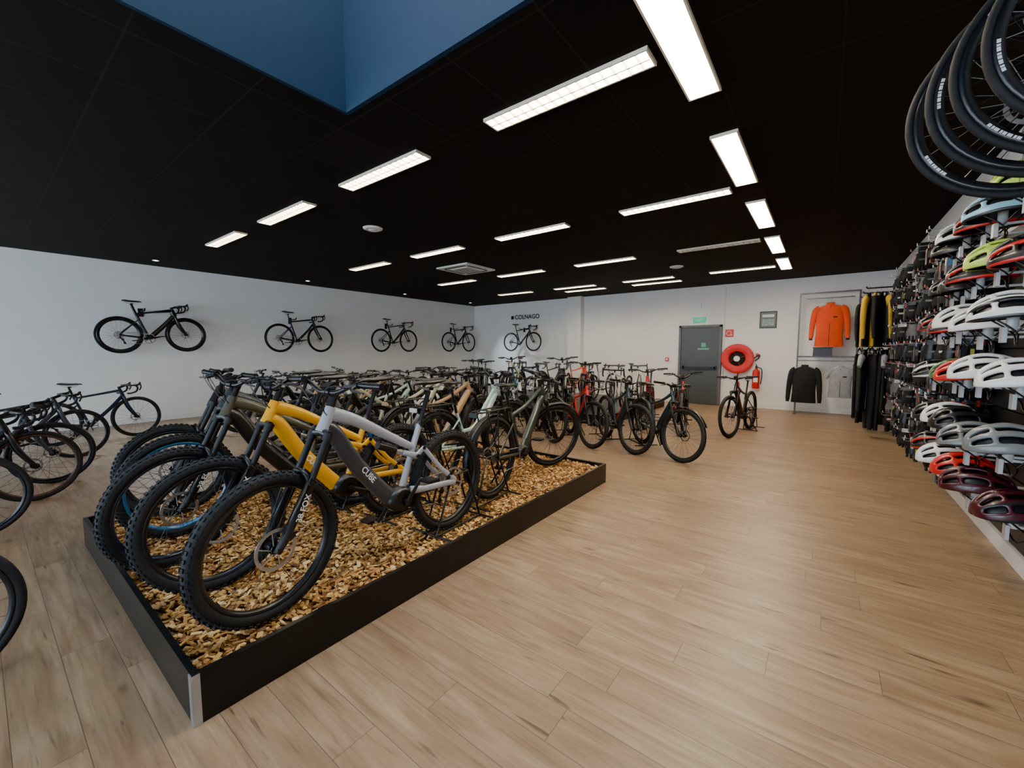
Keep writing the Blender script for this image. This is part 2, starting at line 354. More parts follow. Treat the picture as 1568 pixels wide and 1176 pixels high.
def road(steer=0,cr_ang=.2,R=.342,tr=.015,depth=.03,aero=False,flat=False):
    m=MB(); BB=V((0,0,.27)); RA=V((-.41,0,R)); FA=V((.59,0,R)); d=V((-.292,0,.956)).normalized(); p=FA-V((d.z,0,-d.x))*.045
    crown=p+d*.385; htt=crown+d*.15
    wheel(m,RA,R,tr,depth,nsp=22,front=False,disc=.07)
    k=1.5 if aero else 1.
    m.tube([crown+d*.005,htt],[(.022,.028*k),(.018,.022*k)],FR,n=12,ref=(0,1,0))
    m.tube(cr([crown+d*.03,V((.25,0,.52)),BB+V((.01,0,.01))],4),[(.02,.026*k),(.02,.027*k),(.026,.03*k)],FR,n=12,ref=(0,1,0))
    stt=V((-.16,0,.76))
    m.tube([BB,stt],[(.02,.02*k),(.014,.017*k)],AC if aero else FR,n=12,ref=(0,1,0))
    m.tube([htt-d*.025,V((.1,0,.775)),V((-.155,0,.735))],[(.018,.022*k),(.015,.017),(.014,.016)],FR,n=12,ref=(0,1,0))
    sp=V((-.205,0,.915)); m.tube([stt,sp],[(.011,.015*k),(.011,.014*k)],BK,n=10,ref=(0,1,0)); saddle(m,sp+V((.01,0,.045)))
    for sd in(-1,1):
        m.tube([BB+V((-.01,sd*.03,.0)),RA+V((0,sd*.066,0))],[(.01,.016),(.008,.01)],FR,n=8,ref=(0,1,0))
        m.tube([RA+V((0,sd*.066,.01)),V((-.13,sd*.016,.62))],[(.007,.009)]*2,AC if aero else FR,n=8,ref=(0,1,0))
    cranks(m,BB,RA,cr_ang,ring=.095)
    m.M=steerM(crown,d,steer)
    wheel(m,FA,R,tr,depth,nsp=22,disc=.07)
    for sd in(-1,1): m.tube(cr([FA+V((0,sd*.052,0)),p+d*.2+V((0,sd*.05,0)),crown+V((0,sd*.036,-.01)),crown+V((0,0,.015))],4),[(.007,.012),(.011,.02*k),(.014,.022),(.02,.022)],FR,n=8,ref=(0,1,0))
    fw=V((d.z,0,-d.x)); top=htt+d*.02; c=top+fw*.09+d*.01
    m.cyl(htt,top+d*.02,.018,BK); m.tube([top,c],[(.015,.018)]*2,BK,n=10)
    for sd in(-1,1):
        P=[c,c+V((0,sd*.1,0)),c+V((.015,sd*.19,0)),c+V((.07,sd*.205,-.005)),c+V((.095,sd*.21,-.045)),c+V((.07,sd*.215,-.105)),c+V((.0,sd*.22,-.13)),c+V((-.05,sd*.222,-.132))]
        m.tube(cr(P,4),.0145,BK,n=8)
        h=c+V((.075,sd*.205,.0)); m.tube(cr([h+V((-.02,0,0)),h+V((.035,0,.008)),h+V((.065,-sd*.004,.045))],4),[.015,.018,.013],BK,n=8)
        m.tube(cr([h+V((.06,0,.02)),h+V((.07,0,-.03)),h+V((.045,0,-.09))],3),[(.006,.01)]*2,BK,n=6)
        m.tube(cr([h+V((.03,0,.01)),c+V((.1,sd*.08,.02)),c+V((.05,sd*.02,-.05)),crown+d*.1+V((.03,0,0))],5),.0028,BK,n=4)
    m.M=None
    return m
MESH={}; NAMES={}; FRONT={}
def reg(k,mb,name,fx): MESH[k]=mb.mesh(k,bmats('black','black')); NAMES[k]=name; FRONT[k]=fx
reg('mtb_a',mtb(steer=.06,cr_ang=-.9),'mountain_bike',.8); reg('mtb_b',mtb(steer=-.1,cr_ang=.4),'mountain_bike',.8); reg('mtb_c',mtb(steer=.14,cr_ang=1.5,txt=None),'mountain_bike',.8)
reg('mtb_ht',mtb(fs=False,steer=-.12,cr_ang=2.,txt='CUBE'),'mountain_bike',.8)
reg('mtb_hs',mtb(fs=False,steer=.3,cr_ang=2.,txt='CUBE'),'mountain_bike',.8)
reg('trek_a',hardtail(steer=.08,fend=True,rack=True),'electric_trekking_bike',.7); reg('trek_as',hardtail(steer=.32,fend=True,rack=True),'electric_trekking_bike',.7)
reg('trek_ar',hardtail(steer=-.5,fend=True,rack=True),'electric_trekking_bike',.7)
reg('trek_b',hardtail(steer=-.22,cr_ang=2.3,fend=True,step=True,rack=True,rise=.08,back=.08),'step_through_electric_bike',.7)
reg('trek_c',hardtail(steer=-.15,cr_ang=.2,R=.368,tr=.028),'hardtail_bike',.7); reg('trek_cs',hardtail(steer=.32,cr_ang=.2,R=.368,tr=.028),'hardtail_bike',.7)
reg('city',hardtail(steer=.3,cr_ang=.9,fend=True,rigid=True,step=True,rack=True,rise=.1,back=.1,eb=False),'city_bike',.7)
reg('road_a',road(),'road_bike',.59); reg('road_aero',road(depth=.05,aero=True,tr=.016),'road_bike',.59); reg('gravel',road(steer=.1,tr=.021,R=.35,depth=.022,cr_ang=1.2),'gravel_bike',.59)
reg('gravel_s',road(steer=-.15,tr=.021,R=.35,depth=.022,cr_ang=2.2),'gravel_bike',.59)
def bike(k,x,yfront,z,face,frame,acc=None,yaw=0,rim=None,tilt=0,lean=0,sc_=1.0):
    me=MESH[k]; rz=(pi/2 if face>0 else -pi/2)+yaw; f=FRONT[k]*sc_
    o=obj(NAMES[k],me,(x-f*math.cos(rz),yfront-f*math.sin(rz),z),(lean,-tilt,rz),(sc_,)*3)
    mats=bmats(frame,acc or frame,rim)
    for i,mm in enumerate(mats):
        o.material_slots[i].link='OBJECT'; o.material_slots[i].material=mm
    return o
PZ=.195
bike('mtb_a',-2.09,.82,PZ,-1,'silver','slate',yaw=.06)
bike('mtb_b',-2.62,.76,PZ,-1,'yellow','yellow',yaw=.05)
bike('mtb_c',-3.10,.70,PZ,-1,'olive','black',yaw=.04,rim=FM['navy'])
bike('mtb_a',-3.58,.84,PZ,-1,'slate','black',yaw=.0,rim=FM['blue'])
bike('mtb_ht',-4.08,.93,PZ,-1,'black','grey',yaw=-.03)
bike('trek_ar',-2.40,3.90,PZ,1,'green','green',yaw=.08)
bike('trek_b',-2.95,3.8,PZ,1,'mint','white',yaw=.02)
bike('trek_a',-3.45,3.92,PZ,1,'tan','tan',yaw=-.04)
bike('trek_c',-3.95,3.8,PZ,1,'cream','grey',yaw=.05)
r3=[('trek_as','petrol','slate'),('trek_cs','petrol','red'),('trek_cs','red','black'),('city','black','white'),('trek_as','white','grey'),('mtb_hs','white','white'),('trek_cs','grey','orange'),('trek_b','tan','white'),('mtb_ht','cream','black'),('trek_c','white','black')]
for i,(k,a,b) in enumerate(r3):
    bike(k,-1.48-.66*i,5.72+.05*random.uniform(-1,1),0,-1,a,b,yaw=(.8 if i<7 else .3)+random.uniform(-.06,.06))
r4=[('trek_c','black','red'),('trek_b','red','white'),('mtb_ht','red','red'),('gravel','white','red'),('trek_a','red','black'),('mtb_b','white','grey'),('gravel_s','white','black'),('mtb_ht','cream','sky'),('trek_a','mint','white'),('trek_c','silver','orange')]
for i,(k,a,b) in enumerate(r4):
    bike(k,-1.25-.72*i,7.85 if i==0 else 8.0+.3*random.uniform(-1,1),0 if i<3 else .2,-1,a,b,yaw=random.uniform(-.2,.2)+(.35 if i>0 else 0))
r5=[('gravel','white','black'),('road_a','silver','black'),('gravel_s','orange','black'),('gravel','black','black'),('road_a','blue','black'),('gravel','silver','black')]
for i,(k,a,b) in enumerate(r5):
    bike(k,-3.9-.78*i,10.75,0.2,1,a,b,yaw=random.uniform(-.25,.25))
r6=[('mtb_b','cream','black'),('mtb_ht','silver','grey'),('trek_c','tan','black'),('mtb_a','grey','black'),('trek_c','white','black'),('mtb_ht','slate','black')]
for i,(k,a,b) in enumerate(r6):
    bike(k,-5.35-.62*i,3.0+.2*random.uniform(-1,1),0,-1,a,b,yaw=random.uniform(-.15,.15))
r6b=[('mtb_b','white','white'),('trek_c','mint','black'),('mtb_a','tan','black'),('trek_a','white','black'),('mtb_ht','silver','black')]
for i,(k,a,b) in enumerate(r6b):
    bike(k,-5.1-.7*i,5.0+.2*random.uniform(-1,1),0,1,a,b,yaw=random.uniform(-.2,.2))
r7=[('gravel','black','black'),('road_a','black','white'),('gravel_s','tan','black'),('road_a','grey','black')]
for i,(k,a,b) in enumerate(r7): bike(k,-8.4-.55*i,6.3,0,1,a,b,yaw=random.uniform(-.1,.1))
bike('road_a',-9.2,9.9,0,1,'black','black'); bike('gravel',-10.1,9.6,0,1,'grey','black')
bike('gravel',-9.6,1.72,0,1,'navy','black',yaw=.05)
bike('road_a',-8.3,.85,0,1,'slate','black',yaw=.12)
bike('gravel_s',-6.9,.50,0,1,'slate','black',yaw=.1)
bike('gravel',-6.24,.33,0,1,'black','black',yaw=.1,rim=FM['brown'])
bike('gravel_s',-5.28,-.09,0,1,'black','black',yaw=.1)
bike('gravel',-2.95,-.25,0,1,'black','black',yaw=.02)
WZ=1.46
wb=[('road_aero',2.88,'black','navy'),('road_a',5.85,'navy','black'),('road_a',8.85,'black','black'),('road_a',11.75,'black','black')]
def hook(o):
    h=MB(); h.tube([(-.02,.30,.80),(-.02,.0,.80),(-.02,-.04,.84)],.012,0,n=8); h.box((-.02,.30,.78),(.08,.01,.16),0)
    c=obj('wall_hook',h.mesh('wall_hook',[M_part]),parent=o)
for k,yf,a,b in wb:
    o=bike(k,XL+.33,yf,WZ,1,a,b,tilt=.03 if yf<3 else 0,sc_=1.06); hook(o)
o=obj('road_bike',MESH['road_a'],(-8.85,YB-.31,WZ+.02),(0,0,0)); 
for i,mm in enumerate(bmats('black','black')): o.material_slots[i].link='OBJECT'; o.material_slots[i].material=mm
hook(o)

# ------------------------------------------------------------------ room shell
def boxobj(name,lo,hi,mat):
    m=MB(); c=[(a+b)/2 for a,b in zip(lo,hi)]; m.box(c,[b-a for a,b in zip(lo,hi)]); return obj(name,m.mesh(name,[mat]))
mf=bpy.data.materials.new('oak_planks'); mf.use_nodes=True; nt=mf.node_tree; N=nt.nodes; Lk=nt.links; b=N['Principled BSDF']
tc=N.new('ShaderNodeTexCoord')
def math_(op,a=None,b_=None,v=None):
    n=N.new('ShaderNodeMath'); n.operation=op
    if a is not None: Lk.new(a,n.inputs[0])
    if b_ is not None: Lk.new(b_,n.inputs[1])
    if v is not None: n.inputs[1].default_value=v
    return n.outputs[0]
def mix(mode,f,a,b_):
    n=N.new('ShaderNodeMix'); n.data_type='RGBA'; n.blend_type=mode
    if isinstance(f,float): n.inputs[0].default_value=f
    else: Lk.new(f,n.inputs[0])
    for s,i in((a,6),(b_,7)):
        if isinstance(s,tuple): n.inputs[i].default_value=s
        else: Lk.new(s,n.inputs[i])
    return n.outputs[2]
def ramp(src,stops):
    r=N.new('ShaderNodeValToRGB'); E=r.color_ramp.elements
    E[0].position=stops[0][0]; E[0].color=(*stops[0][1],1); E[1].position=stops[-1][0]; E[1].color=(*stops[-1][1],1)
    for q,c in stops[1:-1]: k=E.new(q); k.color=(*c,1)
    Lk.new(src,r.inputs['Fac']); return r.outputs['Color']
sep=N.new('ShaderNodeSeparateXYZ'); Lk.new(tc.outputs['Object'],sep.inputs[0])
PWD,PLN=.178,1.36
def inv(s):
    n=N.new('ShaderNodeMath'); n.operation='SUBTRACT'; n.inputs[0].default_value=1.; Lk.new(s,n.inputs[1]); return n.outputs[0]
yr=math_('DIVIDE',sep.outputs[1],v=PWD); row=math_('FLOOR',yr); fy=math_('FRACT',yr)
wn=N.new('ShaderNodeTexWhiteNoise'); wn.noise_dimensions='1D'; Lk.new(row,wn.inputs['W'])
xs=math_('ADD',math_('DIVIDE',sep.outputs[0],v=PLN),wn.outputs['Value']); colm=math_('FLOOR',xs); fx=math_('FRACT',xs)
cb=N.new('ShaderNodeCombineXYZ'); Lk.new(row,cb.inputs[0]); Lk.new(colm,cb.inputs[1])
wn2=N.new('ShaderNodeTexWhiteNoise'); wn2.noise_dimensions='2D'; Lk.new(cb.outputs[0],wn2.inputs['Vector'])
prand=wn2.outputs['Value']; rnd=math_('MULTIPLY',prand,v=53.)
ey=math_('MULTIPLY',math_('MINIMUM',fy,inv(fy)),v=PWD)
ex_=math_('MULTIPLY',math_('MINIMUM',fx,inv(fx)),v=PLN)
edge=math_('MINIMUM',ex_,ey); seam=math_('LESS_THAN',edge,v=.0014)
def stretched(sx,sy,scale,detail,rough,dist):
    comb=N.new('ShaderNodeCombineXYZ'); Lk.new(math_('MULTIPLY',sep.outputs[0],v=sx),comb.inputs[0]); Lk.new(math_('MULTIPLY',sep.outputs[1],v=sy),comb.inputs[1]); Lk.new(rnd,comb.inputs[2])
    g=N.new('ShaderNodeTexNoise'); g.inputs['Scale'].default_value=scale; g.inputs['Detail'].default_value=detail; g.inputs['Roughness'].default_value=rough; g.inputs['Distortion'].default_value=dist
    Lk.new(comb.outputs[0],g.inputs['Vector']); return g
g=stretched(1.8,34.,1.6,6,.65,.3); g2=stretched(1.1,7.5,1.7,3,.5,.9); g3=stretched(3.0,24.,1.,2,.5,.4)
base=ramp(g2.outputs['Fac'],[(.3,(.235,.142,.077)),(.5,(.30,.195,.112)),(.7,(.37,.255,.157))])
grain=ramp(g.outputs['Fac'],[(.3,(.70,.68,.66)),(.5,(1,1,1)),(.7,(1.0,1.0,1.0))])
c1=mix('MULTIPLY',1.,base,grain)
c1=mix('MULTIPLY',1.,c1,ramp(g3.outputs['Fac'],[(.25,(.40,.34,.30)),(.33,(1,1,1)),(.9,(1,1,1))]))
comb2=N.new('ShaderNodeCombineXYZ'); Lk.new(math_('MULTIPLY',sep.outputs[0],v=1.8),comb2.inputs[0]); Lk.new(math_('MULTIPLY',sep.outputs[1],v=4.4),comb2.inputs[1]); Lk.new(rnd,comb2.inputs[2])
vo=N.new('ShaderNodeTexVoronoi'); vo.inputs['Scale'].default_value=1.; Lk.new(comb2.outputs[0],vo.inputs['Vector'])
c1=mix('MULTIPLY',1.,c1,ramp(vo.outputs['Distance'],[(0,(.25,.2,.16)),(.035,(.48,.42,.36)),(.12,(1,1,1)),(1,(1,1,1))]))
c2=mix('MULTIPLY',1.,c1,ramp(prand,[(0,(.85,.84,.83)),(1,(1.,1.,1.))]))
c3=mix('MIX',seam,c2,(.11,.065,.04,1))
Lk.new(c3,b.inputs['Base Color']); b.inputs['Roughness'].default_value=.38
bp=N.new('ShaderNodeBump'); bp.inputs['Strength'].default_value=.12; bp.inputs['Distance'].default_value=.004; Lk.new(g.outputs['Fac'],bp.inputs['Height']); Lk.new(bp.outputs['Normal'],b.inputs['Normal'])
boxobj('floor',(XL-.2,YF-.2,-.1),(XR+.2,YB+.2,0),mf)
mc=bpy.data.materials.new('black_ceiling_tiles'); mc.use_nodes=True; nt=mc.node_tree; N=nt.nodes; Lk=nt.links; b=N['Principled BSDF']
tc=N.new('ShaderNodeTexCoord'); br=N.new('ShaderNodeTexBrick'); br.offset=0; br.inputs['Scale'].default_value=1; br.inputs['Brick Width'].default_value=.64; br.inputs['Row Height'].default_value=.64; br.inputs['Mortar Size'].default_value=.008; br.inputs['Mortar Smooth'].default_value=.3
br.inputs['Color1'].default_value=(.012,.0092,.0076,1); br.inputs['Color2'].default_value=(.0145,.0115,.010,1); br.inputs['Mortar'].default_value=(.024,.020,.017,1)
Lk.new(tc.outputs['Object'],br.inputs['Vector']); Lk.new(br.outputs['Color'],b.inputs['Base Color']); b.inputs['Roughness'].default_value=.85; b.inputs['Specular IOR Level'].default_value=.25
SX0,SX1,SY0,SY1=-2.98,-.75,-1.2,1.86
mcl=MB()
for lo,hi in(((XL-.2,YF-.2),(SX0,YB+.2)),((SX1,YF-.2),(XR+.2,YB+.2)),((SX0,YF-.2),(SX1,SY0)),((SX0,SY1),(SX1,YB+.2))):
    mcl.box(((lo[0]+hi[0])/2,(lo[1]+hi[1])/2,CEIL+.06),(hi[0]-lo[0],hi[1]-lo[1],.12))
obj('ceiling',mcl.mesh('ceiling',[mc]))
sk=MB(); H=2.0; th=.03
for c,s in(((SX0+th/2,(SY0+SY1)/2),(th,SY1-SY0)),((SX1-th/2,(SY0+SY1)/2),(th,SY1-SY0)),(((SX0+SX1)/2,SY0+th/2),(SX1-SX0-2*th,th)),(((SX0+SX1)/2,SY1-th/2),(SX1-SX0-2*th,th))):
    sk.box((c[0],c[1],CEIL+.001+H/2),(s[0],s[1],H))
obj('wall_skylight',sk.mesh('wall_skylight',[M_blue]))
boxobj('wall_left',(XL-.15,YF-.15,0),(XL,YB+.15,CEIL),M_wall)
boxobj('wall_back',(XL,YB,0),(XR,YB+.15,CEIL),M_wall)
boxobj('wall_right',(XR,YF-.15,0),(XR+.15,YB+.15,CEIL),M_wall)
wf=MB()
wf.box(((XL+XR)/2,YF-.07,.15),(XR-XL,.14,.3)); wf.box(((XL+XR)/2,YF-.07,3.05),(XR-XL,.14,.46))
for xx in (XL+.2,-8.3,-5.2,-2.1,XR-.2): wf.box((xx,YF-.07,1.56),(.4,.14,2.52))
obj('wall_front',wf.mesh('wall_front',[M_wall]))
boxobj('baseboard_left',(XL,YF,0),(XL+.015,YB,.10),M_trimw)
boxobj('baseboard_back',(XL+.015,YB-.015,0),(-3.42,YB,.10),M_trimw)
boxobj('baseboard_back_2',(-2.2,YB-.015,0),(XR,YB,.10),M_trimw)
boxobj('baseboard_right',(XR-.06,YF,0),(XR,YB-.015,.115),M_trimw)
boxobj('pilaster',(-6.95,YB-.22,0),(-6.45,YB,CEIL),M_wall)

# ------------------------------------------------------------------ luminaires
LS=62
M_lamp=nmat('lamp_diffuser',(.9,.9,.85),.5,emit=(1.,.87,.68),es=LS)
M_louv=nmat('louvre_white',(.85,.76,.60),.35)
def fixture(L,W,louv,on=True):
    m=MB(); h=.024
    m.box((0,W/2-.006,-h/2),(L,.012,h),0); m.box((0,-W/2+.006,-h/2),(L,.012,h),0)
    m.box((L/2-.006,0,-h/2),(.012,W-.024,h),0); m.box((-L/2+.006,0,-h/2),(.012,W-.024,h),0)
    m.box((0,0,-.002),(L-.024,W-.024,.004),1)
    if louv:
        n=16
        for i in range(1,n):
            x=-L/2+L*i/n
            m.add([(x-.010,-W/2+.012,-.008),(x+.010,-W/2+.012,-.008),(x,-W/2+.012,-.03),(x-.010,W/2-.012,-.008),(x+.010,W/2-.012,-.008),(x,W/2-.012,-.03)],[(0,3,5,2),(1,2,5,4),(0,1,4,3)],0,False)
        m.box((0,0,-.018),(L-.03,.01,.022),0)
    else:
        for s in(-1,1): m.cyl((-L/2+.03,s*.045,-.014),(L/2-.03,s*.045,-.014),.009,1,10)
    return m.mesh('fixture',[M_louv,M_lamp if on else M_part])
F_col=fixture(1.26,.21,False); F_row=fixture(1.27,.175,True); F_off=fixture(1.27,.175,True,False)
for y in(2.57,4.48,6.4,8.32,10.2): obj('ceiling_light',F_col,(-.75,y,CEIL),(0,0,pi/2))
for j,y in enumerate((2.60,5.22,7.80)):
    for i in range(4):
        obj('ceiling_light',F_off if (i==0 and j==2) else F_row,(-1.55-2.06*i,y,CEIL))
for i in range(4): obj('ceiling_light',F_row,(-1.55-2.06*i,10.35,CEIL))
for i in (1,2): obj('ceiling_light',F_row,(-1.55-2.06*i,11.0,CEIL))
ac=MB(); ac.box((0,0,-.015),(.9,.9,.03),0); ac.box((0,0,-.035),(.46,.46,.012),0)
for s in(-1,1): ac.box((0,s*.34,-.032),(.6,.06,.006),1); ac.box((s*.34,0,-.032),(.06,.6,.006),1)
for i in range(9): ac.box((0,-.2+.05*i,-.043),(.42,.006,.004),1)
obj('air_conditioning_cassette',ac.mesh('ac',[M_white,M_part]),(-6.3,6.65,CEIL-.001))
for x,y in((-5.34,3.68),(-2.6,9.2)):
    v=MB(); v.rev([(.0,-.03),(.06,-.03),(.065,-.022),(.085,-.022),(.09,-.03),(.135,-.012),(.14,0)],(0,0,0),0,n=28,closed=False,ax='Z'); obj('ceiling_vent',v.mesh('vent',[M_white]),(x,y,CEIL))
M_spot=nmat('spot_lens',(.9,.9,.9),.4,emit=(.85,.93,1.),es=30)
for y in(2.35,5.35,8.4,11.4):
    v=MB(); v.rev([(.05,0),(.06,-.012),(.045,-.014),(.04,-.004)],(0,0,0),0,n=24,closed=False,ax='Z'); v.rev([(.0001,-.006),(.041,-.006)],(0,0,0),1,n=24,closed=False,ax='Z')
    o=obj('ceiling_spotlight',v.mesh('spot',[M_white,M_spot]),(XL+.75,y,CEIL))
    l=bpy.data.lights.new('spot_lamp','SPOT'); l.energy=520; l.color=(.66,.84,1.); l.spot_size=1.4; l.spot_blend=.9; l.shadow_soft_size=.05
    lo=bpy.data.objects.new('spot_lamp',l); COL.objects.link(lo); lo.parent=o; lo.location=(0,0,-.03); lo.rotation_euler=(0,-.5,0)

# ------------------------------------------------------------------ platform with wood chips
PX0,PX1,PY0,PY1=-4.5,-1.93,.45,4.32; PH=.215
pm=MB(); t=.025
pm.box(((PX0+PX1)/2,PY0+t/2,PH/2),(PX1-PX0,t,PH)); pm.box(((PX0+PX1)/2,PY1-t/2,PH/2),(PX1-PX0,t,PH))
pm.box((PX0+t/2,(PY0+PY1)/2,PH/2),(t,PY1-PY0-2*t,PH)); pm.box((PX1-t/2,(PY0+PY1)/2,PH/2),(t,PY1-PY0-2*t,PH))
pm.box(((PX0+PX1)/2,(PY0+PY1)/2,.08),(PX1-PX0-2*t,PY1-PY0-2*t,.16),2)
pm.box((PX1-.014,PY0-.002,PH/2),(.03,.005,PH),1); pm.box((PX1+.002,PY0+.012,PH/2),(.005,.028,PH),1)
obj('display_platform',pm.mesh('platform',[M_black,M_alu,nmat('chip_bed',(.16,.09,.04),.9,var=.5,scale=60,bump=.8)]))
mch=bpy.data.materials.new('wood_chips'); mch.use_nodes=True; nt=mch.node_tree; N=nt.nodes; Lk=nt.links; b=N['Principled BSDF']; b.inputs['Roughness'].default_value=.8
ge=N.new('ShaderNodeNewGeometry')
Lk.new(ramp(ge.outputs['Random Per Island'],[(0,(.11,.042,.012)),(.22,(.27,.115,.03)),(.45,(.46,.225,.055)),(.75,(.60,.34,.10)),(1,(.80,.56,.28))]),b.inputs['Base Color'])
chips=MB(); VV=[];FF=[]
def chipfield(x0,x1,y0,y1,n,zb):
    for i in range(n):
        x=random.uniform(x0+.02,x1-.02); y=random.uniform(y0+.02,y1-.02); z=zb+random.uniform(-.008,.018)
        l=random.uniform(.010,.027); w=random.uniform(.006,.012); th=random.uniform(.0015,.004)
        Rm=Matrix.Rotation(random.uniform(0,2*pi),3,'Z')@Matrix.Rotation(random.gauss(0,.35),3,'X')@Matrix.Rotation(random.gauss(0,.35),3,'Y')
        o=len(VV); k=random.uniform(.5,1)
        for zz in(-th,th):
            for a,c in((-l,-w*k),(l*.8,-w),(l,w*k),(-l*.8,w)):
                p=Rm@V((a,c,zz)); VV.append((min(max(x+p.x,x0),x1),min(max(y+p.y,y0),y1),z+p.z))
        FF.extend([(o+3,o+2,o+1,o),(o+4,o+5,o+6,o+7),(o,o+1,o+5,o+4),(o+1,o+2,o+6,o+5),(o+2,o+3,o+7,o+6),(o+3,o,o+4,o+7)])
chipfield(PX0+t,PX1-t,PY0+t,PY1-t,28000,.172)
chips.v=VV;chips.f=FF;chips.m=[0]*len(FF);chips.sm=[False]*len(FF)
obj('wood_chip_bed',chips.mesh('chips',[mch]))
rp_=MB(); rp_.box((-5.85,9.45,.1),(4.9,3.7,.2),0); obj('low_display_platform',rp_.mesh('low_platform',[M_black]))

# ------------------------------------------------------------------ back wall items
M_door=nmat('door_grey',(.06,.07,.075),.45,var=.05)
dm=MB(); dm.box((0,0,1.08),(1.0,.04,2.14),0)
for sx in(-.53,.53): dm.box((sx,-.01,1.1),(.06,.08,2.2),1)
dm.box((0,-.01,2.18),(1.12,.08,.06),1); dm.box((0,-.06,1.03),(.86,.04,.05),2)
for sx in(-.42,.42): dm.box((sx,-.045,1.03),(.06,.07,.1),2)
dm.box((.1,-.024,1.55),(.3,.004,.05),3); dm.box((.1,-.024,1.66),(.12,.004,.12),3)
obj('door_1',dm.mesh('door',[M_door,nmat('door_frame',(.12,.12,.12),.5),M_part,nmat('door_sticker',(.1,.35,.25),.6)]),(-2.81,YB-.032,0))
def flat(name,x,z,w,h,mats,y=YB,extra=None,d=.02):
    m=MB(); m.box((0,-d/2,0),(w,d,h),0)
    if extra: extra(m,d)
    return obj(name,m.mesh(name,mats),(x,y,z))
M_green=nmat('exit_green',(.01,.3,.15),.4,emit=(.02,.5,.25),es=.7)
def ex(m,d):
    m.text('< EXIT',.09,Matrix.Translation((0,-d-.002,0))@Matrix.Rotation(pi/2,4,'X'),1)
flat('exit_sign',-2.85,2.36,.32,.14,[M_green,M_decal],extra=ex,d=.05)
flat('emergency_light_box',-2.85,2.75,.10,.16,[M_white],d=.05)
def sg(m,d):
    m.rev([(.05,-d-.003),(.065,-d-.003)],(-.01,0,.0),1,n=20,closed=False); m.box((.04,-d-.003,-.05),(.07,.003,.02),1)
flat('fire_hose_sign',-2.08,1.97,.2,.2,[M_red,M_decal],extra=sg)
flat('fire_extinguisher_sign',-1.40,1.36,.12,.16,[M_decal,M_red],extra=lambda m,d:m.box((0,-d-.002,.02),(.07,.003,.09),1))
flat('fire_alarm_button',-3.7,1.25,.1,.1,[M_red,M_white],extra=lambda m,d:m.box((0,-d-.002,0),(.05,.004,.05),1),d=.04)
def po(m,d):
    m.box((0,-d-.002,.0),(.33,.003,.37),1); m.box((0,-d-.004,.10),(.26,.003,.07),2); m.box((0,-d-.004,-.07),(.26,.003,.16),3)
flat('framed_notice',-1.2,2.29,.38,.43,[M_part,nmat('notice_green',(.12,.18,.14),.5),M_decal,nmat('notice_grey',(.3,.35,.36),.5,var=.4,scale=25)],extra=po)
hr=MB(); 
hr.rev([(.385,-.17),(.39,-.15),(.19,-.13),(.19,-.15),(.21,-.165),(.37,-.178)],(0,0,0),0,n=40)
hr.rev([(.38,-.05),(.38,-.03),(.1,-.03),(.1,-.05)],(0,0,0),0,n=40)
for k in range(4): hr.rev([(.30+.028*math.cos(a),-.065-.022*k+.028*math.sin(a)) for a in [2*pi*j/8 for j in range(8)]],(0,0,0),1,n=32)
hr.rev([(.19,-.10),(.0001,-.10)],(0,0,0),1,n=24,closed=False)
hr.cyl((0,0,0),(0,-.2,0),.06,2); 
for k in range(4): hr.tube([(0,-.16,0),(.2*math.cos(pi/2*k+.4),-.16,.2*math.sin(pi/2*k+.4))],[(.02,.006)]*2,0,n=6,ref=(0,1,0))
hr.rev([(.075,-.205),(.0001,-.207)],(0,0,0),3,n=24,closed=False)
hr.tube(cr([(.1,-.03,-.2),(.02,-.02,-.38),(0,-.03,-.62),(.05,-.02,-.68),(.06,-.02,-1.27)],5),.018,0)
hr.tube(cr([(.36,-.08,.0),(.5,-.06,.1),(.48,-.05,.02),(.4,-.05,-.05)],5),.012,1)
obj('fire_hose_reel',hr.mesh('hose_reel',[M_red,M_tire,M_metal,M_white]),(-1.85,YB-.01,1.29))
fe=MB(); prof=[(.0001,0),(.08,0),(.085,.02),(.085,.42),(.07,.47),(.035,.5),(.03,.53),(.0001,.53)]
fe.rev(prof,(0,0,0),0,n=24,closed=False,ax='Z'); fe.box((0,0,.56),(.05,.05,.06),1); fe.tube([(0,0,.6),(0,-.12,.63)],.012,1); fe.tube([(0,0,.57),(0,-.11,.55)],.01,1)
fe.tube(cr([(.03,0,.55),(.12,-.02,.5),(.13,-.03,.3),(.11,-.05,.12)],6),.012,1); fe.box((0,-.086,.25),(.1,.004,.16),2); fe.box((0,.1,.3),(.08,.04,.3),1)
obj('fire_extinguisher',fe.mesh('extinguisher',[M_red,M_part,M_decal]),(-1.40,YB-.122,.52))
sg_=MB(); sg_.text('COLNAGO',.22,Matrix.Rotation(pi/2,4,'X'),0)
for a in range(4):
    q=pi/2*a+.785; sg_.rev([(.0001,-.001),(.04,-.001)],(-.66+.036*math.cos(q),0,.036*math.sin(q)),0,n=14,closed=False)
sg_.box((0,.01,0),(.01,.018,.01),0)
obj('brand_lettering_sign',sg_.mesh('sign',[M_part]),(-8.75,YB-.02,2.73))
boxobj('trim_1',(-2.24,YB-.03,0.0),(-2.20,YB,CEIL),M_trimw)

